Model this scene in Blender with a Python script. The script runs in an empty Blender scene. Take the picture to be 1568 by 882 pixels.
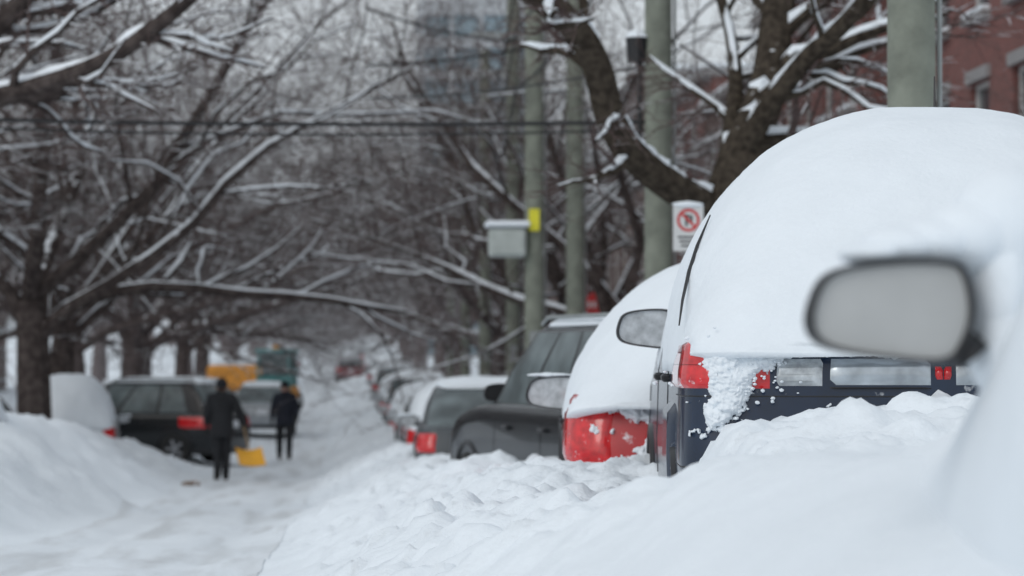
import bpy, math, random
import numpy as np
from mathutils import Vector, Matrix
random.seed(4); np.random.seed(4)
S=bpy.context.scene
COL=S.collection
R=math.radians
F=4355.0; VX=530.0; VY=550.0; CZ=1.06
def P(px,py,d): return Vector(((px-VX)/F*d, d, CZ+(VY-py)/F*d))
# ---------------------------------------------------------------- noise
def _h(i,j,k,s):
    n=(i.astype(np.int64)*374761393+j.astype(np.int64)*668265263+k.astype(np.int64)*1274126177+s*974634777)&0xffffffff
    n=((n^(n>>13))*1274126177)&0xffffffff
    n=(n^(n>>16))&0xffffff
    return n/float(0xffffff)
def vn(x,y,z=0.0,s=0):
    x=np.asarray(x,float); y=np.asarray(y,float)+0*x; z=np.asarray(z,float)+0*x
    i=np.floor(x);j=np.floor(y);k=np.floor(z)
    u=x-i;v=y-j;w=z-k
    u=u*u*(3-2*u);v=v*v*(3-2*v);w=w*w*(3-2*w)
    r=0
    for a in (0,1):
        for b in (0,1):
            for c in (0,1):
                r=r+_h(i+a,j+b,k+c,s)*(u if a else 1-u)*(v if b else 1-v)*(w if c else 1-w)
    return r
def fbm(x,y,z=0.0,s=0,o=4):
    r=0;a=.5;f=1.;t=0
    for q in range(o):
        r=r+a*vn(np.asarray(x)*f+17.3*q,np.asarray(y)*f+5.1*q,np.asarray(z)*f,s+q); t+=a; a*=.5; f*=2.1
    return r/t
def ss(a,b,x):
    t=np.clip((x-a)/(b-a),0,1); return t*t*(3-2*t)
# ---------------------------------------------------------------- materials
def new_mat(name):
    m=bpy.data.materials.new(name); m.use_nodes=True
    nt=m.node_tree; b=nt.nodes['Principled BSDF']; return m,nt,b
def mat(name,col,rough=.5,metal=0.,var=.0,vscale=6.,bump=0.,bscale=40.,coat=0.,spec=.5,snow=0.,snowscale=9.,coord='Object'):
    m,nt,b=new_mat(name); N=nt.nodes; Lk=nt.links
    b.inputs['Roughness'].default_value=rough; b.inputs['Metallic'].default_value=metal
    b.inputs['Coat Weight'].default_value=coat; b.inputs['Specular IOR Level'].default_value=spec
    tc=N.new('ShaderNodeTexCoord')
    nz=N.new('ShaderNodeTexNoise'); nz.inputs['Scale'].default_value=vscale; nz.inputs['Detail'].default_value=4
    Lk.new(tc.outputs[coord],nz.inputs['Vector'])
    cr=N.new('ShaderNodeValToRGB')
    c=np.array(col[:3]); lo=c*(1-var); hi=np.minimum(c*(1+var),1)
    cr.color_ramp.elements[0].position=.3; cr.color_ramp.elements[1].position=.7
    cr.color_ramp.elements[0].color=(*lo,1); cr.color_ramp.elements[1].color=(*hi,1)
    Lk.new(nz.outputs['Fac'],cr.inputs['Fac'])
    out=cr.outputs['Color']
    if snow>0:
        n2=N.new('ShaderNodeTexNoise'); n2.inputs['Scale'].default_value=snowscale; n2.inputs['Detail'].default_value=6
        Lk.new(tc.outputs[coord],n2.inputs['Vector'])
        r2=N.new('ShaderNodeValToRGB'); r2.color_ramp.elements[0].position=1-snow-.04; r2.color_ramp.elements[1].position=1-snow+.06
        Lk.new(n2.outputs['Fac'],r2.inputs['Fac'])
        mx=N.new('ShaderNodeMix'); mx.data_type='RGBA'
        Lk.new(r2.outputs['Color'],mx.inputs['Factor']); Lk.new(out,mx.inputs['A']); mx.inputs['B'].default_value=(.82,.85,.88,1)
        out=mx.outputs['Result']
    Lk.new(out,b.inputs['Base Color'])
    if bump>0:
        n3=N.new('ShaderNodeTexNoise'); n3.inputs['Scale'].default_value=bscale; n3.inputs['Detail'].default_value=4
        Lk.new(tc.outputs[coord],n3.inputs['Vector'])
        bp=N.new('ShaderNodeBump'); bp.inputs['Strength'].default_value=bump; bp.inputs['Distance'].default_value=.02
        Lk.new(n3.outputs['Fac'],bp.inputs['Height']); Lk.new(bp.outputs['Normal'],b.inputs['Normal'])
    return m
SNOWC=(.80,.85,.895)
M_snow=mat('snow',SNOWC,.8,var=.02,vscale=3,bump=.5,bscale=24,spec=.2)
M_snowcar=mat('snow_on_car',SNOWC,.8,var=.02,vscale=5,bump=.28,bscale=34,spec=.2)
def barkmat(name,c1,c2,th,sc):
    m,nt,b=new_mat(name);N=nt.nodes;Lk=nt.links
    b.inputs['Roughness'].default_value=.9; b.inputs['Specular IOR Level'].default_value=.0
    tc=N.new('ShaderNodeTexCoord'); g=N.new('ShaderNodeNewGeometry')
    nz=N.new('ShaderNodeTexNoise'); nz.inputs['Scale'].default_value=sc; nz.inputs['Detail'].default_value=3
    Lk.new(tc.outputs['Object'],nz.inputs['Vector'])
    cr=N.new('ShaderNodeValToRGB'); cr.color_ramp.elements[0].color=(*c1,1); cr.color_ramp.elements[1].color=(*c2,1)
    cr.color_ramp.elements[0].position=.35; cr.color_ramp.elements[1].position=.65
    Lk.new(nz.outputs['Fac'],cr.inputs['Fac'])
    sx=N.new('ShaderNodeSeparateXYZ'); Lk.new(g.outputs['True Normal'],sx.inputs[0])
    ma=N.new('ShaderNodeMath'); ma.operation='MULTIPLY_ADD'; ma.inputs[1].default_value=1.2
    Lk.new(nz.outputs['Fac'],ma.inputs[0]); Lk.new(sx.outputs['Z'],ma.inputs[2])
    mr=N.new('ShaderNodeMapRange'); mr.inputs['From Min'].default_value=th; mr.inputs['From Max'].default_value=th+.12
    Lk.new(ma.outputs[0],mr.inputs['Value'])
    mx=N.new('ShaderNodeMix'); mx.data_type='RGBA'
    Lk.new(mr.outputs['Result'],mx.inputs['Factor']); Lk.new(cr.outputs['Color'],mx.inputs['A']); mx.inputs['B'].default_value=(.8,.84,.88,1)
    Lk.new(mx.outputs['Result'],b.inputs['Base Color'])
    return m
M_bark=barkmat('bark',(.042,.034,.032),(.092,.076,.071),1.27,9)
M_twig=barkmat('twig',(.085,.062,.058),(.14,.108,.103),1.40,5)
M_barkm=barkmat('bark_mid_haze',(.075,.062,.06),(.13,.108,.105),1.30,6)  # mid-distance trees: haze painted in as a lighter bark and twig colour
M_twigm=barkmat('twig_mid_haze',(.125,.097,.094),(.20,.162,.158),1.42,5)
M_barkf=barkmat('bark_far_haze',(.15,.13,.13),(.22,.19,.19),1.36,5)  # far trees: stronger haze painted into paler bark and twig colours, no frost
M_twigf=barkmat('twig_far_haze',(.22,.188,.188),(.31,.27,.27),1.42,5)
M_barkh=barkmat('bark_wet',(.035,.029,.024),(.08,.066,.052),1.42,14)
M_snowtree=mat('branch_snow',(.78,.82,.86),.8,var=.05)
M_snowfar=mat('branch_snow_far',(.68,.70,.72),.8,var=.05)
M_pole=mat('pole_wood',(.19,.205,.17),.9,var=.25,vscale=5,bump=.4,bscale=30)
M_black=mat('black_plastic',(.012,.012,.014),.4,var=.2)
M_rub=mat('tyre_rubber',(.02,.02,.02),.9,var=.2)
M_rim=mat('alloy_rim',(.35,.36,.38),.35,.8)
M_glass=mat('car_glass',(.04,.052,.056),.15,0,var=.3,vscale=2,spec=.6)
M_glassfrost=mat('frosted_car_glass',(.11,.135,.14),.3,0,var=.5,vscale=3,spec=.5)
M_mirror=mat('frosted_mirror_glass',(.42,.425,.42),.45,.0,var=.07,vscale=9)
M_mirror2=mat('wet_mirror_glass',(.46,.48,.50),.35,.1,var=.28,vscale=22)
M_navy=mat('navy_paint',(.006,.018,.045),.25,.0,var=.2,coat=.35,snow=.30,snowscale=13,spec=.4)
M_red=mat('red_paint',(.46,.010,.014),.32,.0,var=.12,coat=.4,snow=.36,snowscale=12)
M_dark=mat('charcoal_paint',(.010,.012,.014),.25,.0,var=.2,coat=.3,snow=.25,snowscale=5,spec=.35)
M_silver=mat('silver_paint',(.35,.37,.39),.35,.5,var=.1,coat=.4,snow=.3,snowscale=4)
M_grey=mat('grey_paint',(.06,.068,.075),.35,.2,var=.1,coat=.3,snow=.3,snowscale=4)
M_maroon=mat('maroon_paint',(.22,.03,.04),.35,.2,var=.1,coat=.4)
M_white=mat('white_paint',(.7,.72,.74),.35,.0,var=.05,coat=.4)
M_lred=mat('tail_lamp_red',(.60,.010,.014),.15,.0,var=.3,vscale=22,coat=.8,snow=.30,snowscale=26)
M_lclear=mat('clear_lamp',(.55,.58,.60),.15,.3,var=.3,vscale=30,coat=.7)
M_chrome=mat('chrome_garnish',(.46,.50,.53),.18,.6,var=.3,vscale=10)
M_plate=mat('licence_plate',(.7,.72,.75),.5,var=.05)
M_coat=mat('black_coat',(.012,.013,.016),.85,var=.3)
M_coat2=mat('navy_coat',(.012,.015,.026),.85,var=.3)
M_pants=mat('dark_trousers',(.014,.015,.018),.9,var=.3)
M_boot=mat('boots',(.012,.011,.010),.7,var=.3)
M_skin=mat('skin',(.45,.28,.21),.6,var=.08)
M_knit=mat('wool_hat',(.018,.018,.022),.95,var=.3)
M_eye=mat('eye',(.05,.04,.035),.3)
M_yel=mat('yellow_plastic',(.80,.40,.03),.5,var=.1,snow=.2)
M_orange=mat('orange_paint',(.75,.32,.05),.5,var=.12)
M_teal=mat('teal_paint',(.07,.24,.24),.5,var=.12)
M_wood=mat('wood_handle',(.3,.2,.1),.7,var=.2)
M_cable=mat('cable_black',(.02,.02,.022),.7)
M_signw=mat('sign_white',(.62,.63,.63),.5,var=.04)
M_signr=mat('sign_red',(.55,.03,.03),.5,var=.05)
M_signy=mat('sign_yellow',(.75,.70,.04),.5,var=.05)
M_metal=mat('galvanised_steel',(.32,.34,.34),.5,.6,var=.15)
M_box=mat('cabinet_paint',(.42,.46,.44),.6,var=.1)
M_frame=mat('window_frame',(.50,.50,.49),.6,var=.08)
M_wglass=mat('window_glass',(.05,.06,.07),.1,0,var=.4,vscale=.8,spec=.8)
M_conc=mat('concrete',(.26,.25,.25),.85,var=.12,vscale=1,bump=.2)
M_tower=mat('tower_concrete',(.42,.44,.46),.8,var=.08,vscale=.3)
M_towerg=mat('tower_glass',(.22,.29,.33),.3,.2,var=.2,vscale=.3)
def brickmat(name,c1,c2,mo):
    m,nt,b=new_mat(name);N=nt.nodes;Lk=nt.links
    b.inputs['Roughness'].default_value=.9
    tc=N.new('ShaderNodeTexCoord')
    sp=N.new('ShaderNodeSeparateXYZ'); cb=N.new('ShaderNodeCombineXYZ')
    Lk.new(tc.outputs['Object'],sp.inputs[0])
    ad=N.new('ShaderNodeMath'); ad.operation='ADD'; Lk.new(sp.outputs['X'],ad.inputs[0]); Lk.new(sp.outputs['Y'],ad.inputs[1])
    Lk.new(ad.outputs[0],cb.inputs['X']); Lk.new(sp.outputs['Z'],cb.inputs['Y'])
    bt=N.new('ShaderNodeTexBrick'); bt.inputs['Scale'].default_value=1
    bt.inputs['Brick Width'].default_value=.22; bt.inputs['Row Height'].default_value=.075; bt.inputs['Mortar Size'].default_value=.008
    bt.inputs['Color1'].default_value=(*c1,1); bt.inputs['Color2'].default_value=(*c2,1); bt.inputs['Mortar'].default_value=(*mo,1)
    Lk.new(cb.outputs[0],bt.inputs['Vector']); Lk.new(bt.outputs['Color'],b.inputs['Base Color'])
    return m
M_brick=brickmat('red_brick',(.20,.06,.05),(.15,.048,.04),(.18,.14,.13))
M_brick2=brickmat('brown_brick',(.18,.11,.095),(.14,.09,.08),(.19,.17,.16))
# ---------------------------------------------------------------- mesh helpers
ROOTM={}
def link(o,parent=None,world=False):
    COL.objects.link(o)
    if parent is not None:
        o.parent=parent
        if world: o.matrix_parent_inverse=ROOTM[parent.name].inverted()
    return o
def empty(name,loc=(0,0,0),rz=0.):
    e=bpy.data.objects.new(name,None); COL.objects.link(e)
    e.empty_display_size=.2
    e.location=loc; e.rotation_euler=(0,0,rz)
    ROOTM[e.name]=Matrix.Translation(Vector(loc))@Matrix.Rotation(rz,4,'Z')
    return e
def mk(name,vs,fs,mats,idx=None,parent=None,world=False,smooth=True,angle=None):
    me=bpy.data.meshes.new(name)
    me.from_pydata([tuple(v) for v in vs],[],[tuple(f) for f in fs])
    if not isinstance(mats,(list,tuple)): mats=[mats]
    for m in mats: me.materials.append(m)
    if idx is not None: me.polygons.foreach_set('material_index',np.array(idx,dtype=np.int32))
    if smooth: me.polygons.foreach_set('use_smooth',np.ones(len(me.polygons),dtype=bool))
    me.update()
    if smooth and angle is not None:
        try: me.set_sharp_from_angle(angle=R(angle))
        except Exception: pass
    o=bpy.data.objects.new(name,me)
    return link(o,parent,world)
class MB:
    def __init__(s): s.v=[];s.f=[];s.m=[]
    def add(s,vs,fs,mi=0):
        o=len(s.v); s.v.extend([tuple(v) for v in vs]); s.f.extend([tuple(i+o for i in f) for f in fs]); s.m.extend([mi]*len(fs))
    def box(s,c,d,mi=0,bev=.0,rot=None):
        c=Vector(c);x,y,z=[q/2 for q in d]
        b=min(bev,x*.9,y*.9,z*.9)
        pts=[];fs=[]
        if b<=0:
            pts=[Vector((sx*x,sy*y,sz*z)) for sz in(-1,1) for sy in(-1,1) for sx in(-1,1)]
            fs=[(0,2,3,1),(4,5,7,6),(0,1,5,4),(2,6,7,3),(0,4,6,2),(1,3,7,5)]
        else:
            rings=[]
            for (zz,ins) in((-z,b),(-z+b,0),(z-b,0),(z,b)):
                xx=x-ins;yy=y-ins; cc=b*.7 if ins==0 else b*.4
                r=[(-xx+cc,-yy),(xx-cc,-yy),(xx,-yy+cc),(xx,yy-cc),(xx-cc,yy),(-xx+cc,yy),(-xx,yy-cc),(-xx,-yy+cc)]
                rings.append([Vector((p[0],p[1],zz)) for p in r])
            for r in rings: pts+=r
            for k in range(3):
                for i in range(8):
                    j=(i+1)%8; fs.append((k*8+i,k*8+j,k*8+8+j,k*8+8+i))
            fs.append(tuple(reversed(range(8)))); fs.append(tuple(range(24,32)))
        if rot is not None: pts=[rot@p for p in pts]
        s.add([p+c for p in pts],fs,mi)
    def tube(s,pts,rad,sides=8,mi=0,cap=True):
        pts=[Vector(p) for p in pts]; n=len(pts)
        if not hasattr(rad,'__len__'): rad=[rad]*n
        vs=[];fs=[]
        t0=(pts[1]-pts[0]).normalized()
        up=Vector((0,0,1)) if abs(t0.z)<.9 else Vector((1,0,0))
        for i,p in enumerate(pts):
            t=(pts[min(i+1,n-1)]-pts[max(i-1,0)])
            if t.length<1e-9:t=t0
            t.normalize()
            a=t.cross(up)
            if a.length<1e-4:a=t.cross(Vector((0,1,0)))
            a.normalize(); b=a.cross(t)
            up=b
            for k in range(sides):
                w=2*math.pi*k/sides
                vs.append(p+(a*math.cos(w)+b*math.sin(w))*rad[i])
        for i in range(n-1):
            for k in range(sides):
                k2=(k+1)%sides; fs.append((i*sides+k,i*sides+k2,(i+1)*sides+k2,(i+1)*sides+k))
        if cap:
            fs.append(tuple(reversed(range(sides)))); fs.append(tuple(range((n-1)*sides,n*sides)))
        s.add(vs,fs,mi)
    def obj(s,name,mats,parent=None,world=False,smooth=True,angle=35): return mk(name,s.v,s.f,mats,s.m,parent,world,smooth,angle)
import bmesh
def ico(sub):
    bm=bmesh.new(); bmesh.ops.create_icosphere(bm,subdivisions=sub,radius=1)
    v=np.array([x.co[:] for x in bm.verts]); f=[tuple(q.index for q in x.verts) for x in bm.faces]; bm.free(); return v,f
ICO={k:ico(k) for k in(1,2,3,4)}
def blob(mb,c,r,seed=0,amp=.35,fr=2.2,sub=3,mi=0):
    v,f=ICO[sub]
    n=fbm(v[:,0]*fr+seed*3.7,v[:,1]*fr+seed*1.3,v[:,2]*fr+9,seed,4)-.5
    w=v*(1+amp*2*n)[:,None]*np.array(r)+np.array(c)
    mb.add(w.tolist(),f,mi)
# ---------------------------------------------------------------- terrain
GY=[-60,8,14,22,30,50,63,80,100,140,174,230,300,400,600,1500]
GZ=[.0,.0,-.02,-.33,-.6,-1.05,-1.12,-1.12,-1.0,-.72,-.40,.5,2.0,4.6,8.5,12]
def G(y): 
    return (np.interp(y-3,GY,GZ)+np.interp(y,GY,GZ)+np.interp(y+3,GY,GZ))/3 if not np.isscalar(y) else float((np.interp(y-3,GY,GZ)+np.interp(y,GY,GZ)+np.interp(y+3,GY,GZ))/3)
def H(x,y):
    g=G(y)
    ed=.5*(vn(y*.35,0*y,0,3)-.5)+.3*(vn(y*1.3,0*y,0,4)-.5)
    rb=ss(-.70+ed*.8,1.05+ed*.3,x)
    hb=np.interp(y,[-30,0,6,8,10,14,20,30,50,100,200],[.45,.5,.60,.62,.58,.54,.55,.60,.58,.5,.4])
    rr=rb*hb*(1-.35*ss(2.9,3.6,x))
    rr=rr+(ss(1.20,1.34,x)*.24+ss(1.35,1.7,x)*.06)*ss(7.0,9.4,y)*(1-ss(10.4,11.2,y))*(1-ss(3,3.6,x))
    rr=rr+.13*np.exp(-((x-1.42)/.11)**2-((y-10.15)/.22)**2)
    rr=rr+ss(.1,1.15,x)*(1-ss(5.5,9,y))*.26*ss(.5,3,y)
    ed2=.9*(vn(y*.22,0*y,0,7)-.5)+.4*(vn(y*.9,0*y,0,8)-.5)
    lb=ss(0,1,(-2.5+ed2-x)/2.1)
    hl=np.interp(y,[-30,20,30,45,57,75,150],[.8,.90,1.05,1.0,.55,.5,.4])
    ll=lb*hl*(1-.4*ss(6.0,7.2,-x))
    bank=np.clip(rb+lb,0,1)
    n1=(fbm(x*.9,y*.7,0,11,3)-.5)*.30*bank*ss(1.5,9,y)
    n2=(np.abs(fbm(x*2.6,y*2.6,0,21,4)-.5))*.26*bank*ss(4,9,y)
    n3=(fbm(x*6.5,y*6.5,0,31,4)-.5)*.12*np.clip(bank+.15,0,1)*ss(5,9,y)
    n5=(fbm(x*15,y*15,0,36,3)-.5)*.035*np.clip(bank,0,1)*ss(7,9,y)*(1-ss(16,22,y))
    ch=ss(.60,.72,vn(x*6.5,y*6.5,0,77))*.04*np.clip(bank*(1.1-bank)*4,0,1)*ss(6,9,y)
    rut=-.03*np.exp(-((x+.95)/.18)**2)-.03*np.exp(-((x+2.0)/.18)**2)
    n4=(fbm(x*1.7,y*.8,0,41,3)-.5)*.08
    far=1-ss(120,260,np.abs(y))*.6
    return g+rr+ll+(n1+n2+n3+n4+n5+ch)*far+rut*(1-bank)-.04
def Hs(x,y): return float(H(np.array([float(x)]),np.array([float(y)]))[0])
def grid(name,xs,ys,m,dz=0.):
    X,Y=np.meshgrid(xs,ys); Z=H(X,Y)+dz
    V=np.stack([X.ravel(),Y.ravel(),Z.ravel()],1)
    nx=len(xs);ny=len(ys)
    i=np.arange(nx-1);j=np.arange(ny-1);I,J=np.meshgrid(i,j); a=(J*nx+I).ravel()
    Fc=np.stack([a,a+1,a+1+nx,a+nx],1)
    me=bpy.data.meshes.new(name)
    me.vertices.add(len(V)); me.vertices.foreach_set('co',V.ravel())
    me.loops.add(Fc.size); me.loops.foreach_set('vertex_index',Fc.ravel().astype(np.int32))
    me.polygons.add(len(Fc)); me.polygons.foreach_set('loop_start',(np.arange(len(Fc))*4).astype(np.int32))
    me.polygons.foreach_set('loop_total',np.full(len(Fc),4,dtype=np.int32))
    me.update(calc_edges=True); me.validate()
    me.polygons.foreach_set('use_smooth',np.ones(len(Fc),dtype=bool))
    me.materials.append(m)
    o=bpy.data.objects.new(name,me); COL.objects.link(o); return o
xs=np.concatenate([-np.geomspace(220,6.6,40),np.arange(-6.5,-2.5,.08),np.arange(-2.5,3.6,.03),np.geomspace(3.65,220,45)])
yl=[-40,-25,-12,-6,-3,-1,.3]
y=1.0
while y<1500:
    yl.append(y); y+=max(.035,.0033*y)
ys=np.array(yl)
grid('snow_ground',xs,ys,M_snow)
m,nt,b=new_mat('packed_snow_road');N=nt.nodes;Lk=nt.links
b.inputs['Roughness'].default_value=.55
tc=N.new('ShaderNodeTexCoord');mp=N.new('ShaderNodeMapping');mp.inputs['Scale'].default_value=(2.6,.25,1)
nz=N.new('ShaderNodeTexNoise');nz.inputs['Scale'].default_value=1.2;nz.inputs['Detail'].default_value=6
Lk.new(tc.outputs['Object'],mp.inputs['Vector']);Lk.new(mp.outputs[0],nz.inputs['Vector'])
cr=N.new('ShaderNodeValToRGB');cr.color_ramp.elements[0].position=.34;cr.color_ramp.elements[1].position=.52
cr.color_ramp.elements[0].color=(.62,.65,.675,1);cr.color_ramp.elements[1].color=(*SNOWC,1)
Lk.new(nz.outputs['Fac'],cr.inputs['Fac']);Lk.new(cr.outputs['Color'],b.inputs['Base Color'])
n3=N.new('ShaderNodeTexNoise');n3.inputs['Scale'].default_value=14;n3.inputs['Detail'].default_value=4
Lk.new(tc.outputs['Object'],n3.inputs['Vector'])
bp=N.new('ShaderNodeBump');bp.inputs['Strength'].default_value=.4;bp.inputs['Distance'].default_value=.03
Lk.new(n3.outputs['Fac'],bp.inputs['Height']);Lk.new(bp.outputs[0],b.inputs['Normal'])
grid('snowy_road',np.arange(-2.5,-.48,.03),ys[(ys>6)&(ys<420)],m,.006)
# ---------------------------------------------------------------- trees
class Tree:
    def __init__(s,seed,sides=(8,6,4,3,3),snw=1.): s.mb=MB(); s.r=random.Random(seed); s.sides=sides; s.snw=snw
    def rv(s): return Vector((s.r.gauss(0,1),s.r.gauss(0,1),s.r.gauss(0,1)))
    def chain(s,pts,rad,lvl):
        s.mb.tube(pts,rad,s.sides[lvl],0 if lvl<3 else 1,cap=False)
        if max(rad)>.018 and lvl<=2:
            run=[];rr=[]
            for i,p in enumerate(pts):
                t=(pts[min(i+1,len(pts)-1)]-pts[max(i-1,0)]).normalized()
                ok=abs(t.z)<.84 and rad[i]>.008 and s.r.random()<.95
                if ok: run.append(p+Vector((0,0,rad[i]*.62+.008))); rr.append((rad[i]*.58+.013)*s.r.uniform(.6,1.2)*s.snw)
                if (not ok or i==len(pts)-1):
                    if len(run)>=2:
                        rr[0]*=.3; rr[-1]*=.3
                        s.mb.tube(run,rr,5,2,cap=False)
                    run=[];rr=[]
    def grow(s,p,d,L,r,lvl,maxl,nch,droop):
        n=[9,9,6,4,3][lvl]
        pts=[p];rad=[r];d=d.normalized()
        for i in range(n):
            t=(i+1)/n
            d=(d+s.rv()*[.06,.16,.21,.23,.25][lvl]+Vector((0,0,droop[lvl]))).normalized()
            pts.append(pts[-1]+d*(L/n)); rad.append(r*(1-.78*t) if lvl>0 else r*(1-.4*t))
        s.chain(pts,rad,lvl)
        s.kids(pts,rad,L,lvl,maxl,nch,droop)
    def kids(s,pts,rad,L,lvl,maxl,nch,droop,t0=.22):
        if lvl>=maxl: return
        n=len(pts)-1
        for k in range(nch[lvl]):
            t=t0+(1-t0)*(k+s.r.random()*.9)/nch[lvl]
            t=min(t,.999); i=int(t*n); f=t*n-i
            q=pts[i].lerp(pts[i+1],f); rr=rad[i]*(1-f)+rad[i+1]*f
            dd=(pts[i+1]-pts[i]).normalized()
            side=dd.cross(s.rv()).normalized()
            a=s.r.uniform(.55,1.1)
            nd=dd*math.cos(a)+side*math.sin(a)
            if nd.z<-.3: nd.z*=.3
            s.grow(q,nd,L*s.r.uniform(.38,.62)*(1.15-.35*t),max(rr*s.r.uniform(.40,.58),.0065),lvl+1,maxl,nch,droop)
    def mesh(s,name,mats):
        me=bpy.data.meshes.new(name); me.from_pydata(s.mb.v,[],s.mb.f)
        for m in mats: me.materials.append(m)
        me.polygons.foreach_set('material_index',np.array(s.mb.m,dtype=np.int32)); me.update(); return me
def street_tree(seed,lean,mats,nch=(0,9,8,6),th=2.6,H0=7.5):
    T=Tree(seed); r=T.r
    pts=[Vector((0,0,-1))];d=Vector((lean*.06,0,1));rad=[.30]
    for i in range(6):
        d=(d+T.rv()*.05).normalized(); pts.append(pts[-1]+d*((th+1)/6)); rad.append(.28-.01*i)
    T.mb.tube(pts,rad,9,0,cap=False)
    nl=6
    for k in range(nl):
        a=2*math.pi*(k+r.random()*.6)/nl
        el=r.uniform(.45,1.15)
        dd=Vector((math.cos(a)*math.cos(el)+lean*.35,math.sin(a)*math.cos(el),math.sin(el)))
        T.grow(pts[-1-(k%2)],dd,H0*r.uniform(.8,1.2),.13*r.uniform(.75,1.1),1,4,(0,)+nch[1:],(0,.015,-.01,-.02,-.03))
    return T.mesh('bare_tree_mesh',mats)
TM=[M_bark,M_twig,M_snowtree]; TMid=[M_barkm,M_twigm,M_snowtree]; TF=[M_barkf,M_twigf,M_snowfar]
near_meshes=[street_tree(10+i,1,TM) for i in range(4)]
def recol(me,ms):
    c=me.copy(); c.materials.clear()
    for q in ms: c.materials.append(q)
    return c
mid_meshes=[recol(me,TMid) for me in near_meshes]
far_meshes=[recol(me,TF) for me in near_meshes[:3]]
rt=random.Random(8)
def place(me,x,y,rz,sc,name='bare_tree',parent=None):
    o=bpy.data.objects.new(name,me); COL.objects.link(o)
    o.location=(x,y,G(y)+.2); o.rotation_euler=(0,0,rz); o.scale=(sc,sc,sc*rt.uniform(.92,1.1))
    if parent: o.parent=parent
    return o
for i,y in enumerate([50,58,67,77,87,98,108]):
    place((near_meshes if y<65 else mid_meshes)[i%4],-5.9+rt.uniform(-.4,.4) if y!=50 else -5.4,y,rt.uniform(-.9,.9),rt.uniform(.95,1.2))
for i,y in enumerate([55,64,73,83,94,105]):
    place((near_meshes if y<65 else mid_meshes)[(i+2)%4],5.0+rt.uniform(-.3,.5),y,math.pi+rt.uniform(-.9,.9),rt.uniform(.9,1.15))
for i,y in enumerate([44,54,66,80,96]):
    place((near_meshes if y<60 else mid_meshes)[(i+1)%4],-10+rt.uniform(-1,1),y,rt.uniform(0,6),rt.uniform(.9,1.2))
place(near_meshes[1],7.3,33.5,2.6,.62)
dist=empty('distant_trees')
y=117.
while y<400:
    for (x0,b0) in((-6,0),(4.9,math.pi)):
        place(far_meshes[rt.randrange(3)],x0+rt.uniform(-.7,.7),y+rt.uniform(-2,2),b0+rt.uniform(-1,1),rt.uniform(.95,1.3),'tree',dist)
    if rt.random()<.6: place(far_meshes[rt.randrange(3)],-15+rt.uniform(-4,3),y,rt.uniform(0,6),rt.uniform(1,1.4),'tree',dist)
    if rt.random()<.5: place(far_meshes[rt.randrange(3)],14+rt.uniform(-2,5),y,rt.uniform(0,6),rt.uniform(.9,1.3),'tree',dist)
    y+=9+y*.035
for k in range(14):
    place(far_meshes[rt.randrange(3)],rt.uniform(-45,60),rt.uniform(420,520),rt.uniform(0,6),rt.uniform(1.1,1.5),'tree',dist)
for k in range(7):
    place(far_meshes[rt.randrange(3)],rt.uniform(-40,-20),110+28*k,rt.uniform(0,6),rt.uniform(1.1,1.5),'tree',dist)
def smooth_path(pts,rad,n=5):
    o=[];q=[]
    for i in range(len(pts)-1):
        p0=pts[max(i-1,0)];p1=pts[i];p2=pts[i+1];p3=pts[min(i+2,len(pts)-1)]
        for k in range(n):
            t=k/n
            o.append(.5*((2*p1)+(p2-p0)*t+(2*p0-5*p1+4*p2-p3)*t*t+(3*p1-p0-3*p2+p3)*t**3)); q.append(rad[i]*(1-t)+rad[i+1]*t)
    o.append(pts[-1]);q.append(rad[-1]); return o,q
def hero(name,paths,seed,mats,nch):
    T=Tree(seed,(10,8,5,3,3),1.1)
    for pts,rad,L,lv in paths:
        p,q=smooth_path(pts,rad)
        T.chain(p,q,0)
        if L>0: T.kids(p,q,L,1 if lv==0 else lv,4,nch,(0,.01,0,-.01,-.02),.25)
    return T
d=28
T=hero('bare_tree',[
 ([P(1105,640,d),P(1108,480,d),P(1112,370,d),P(1120,290,d)],[.34,.31,.29,.27],0,0),
 ([P(1112,330,d),P(1140,240,d),P(1180,130,d+.5),P(1195,20,d+1),P(1215,-120,d+1)],[.27,.24,.19,.17,.13],4.0,0),
 ([P(1100,320,d),P(1040,290,d-.3),P(975,240,d-.6),P(938,185,d-.8),P(915,100,d-1),P(880,40,d-1.2),P(815,-15,d-1.5),P(700,-90,d-2)],[.17,.16,.155,.15,.145,.14,.13,.1],2.2,1),
 ([P(1138,240,d),P(1175,170,d-.4),P(1240,85,d-.8),P(1300,30,d-1.2),P(1370,-60,d-1.8)],[.14,.11,.09,.08,.06],2.8,1),
 ([P(1150,215,d),P(1165,160,d+1),P(1250,120,d+1.5),P(1330,60,d+2),P(1400,-20,d+2)],[.1,.08,.065,.06,.05],2.6,1),
 ([P(1118,300,d),P(1120,220,d+.6),P(1130,130,d+1),P(1120,40,d+1.5),P(1090,-60,d+2)],[.13,.1,.08,.06,.05],2.6,1),
],3,[M_barkh,M_twig,M_snow],(0,7,6,5))
def ridge(pts,rads,seed):
    p_,q_=smooth_path(pts,rads,7); rr=random.Random(seed)
    T.mb.tube(p_,[q*rr.uniform(.7,1.25) for q in q_],7,2)
ridge([P(1094,298,28),P(1062,282,27.8),P(1020,252,27.6),P(975,213,27.4),P(955,190,27.3),P(945,175,27.2)],[.03,.055,.06,.05,.04,.01],1)
ridge([P(1092,302,28),P(1103,280,28),P(1112,245,28),P(1122,215,28)],[.03,.055,.04,.01],2)
me=T.mesh('bare_tree',[M_barkh,M_twig,M_snow]); o=bpy.data.objects.new('bare_tree',me); COL.objects.link(o)
d=30
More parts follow.
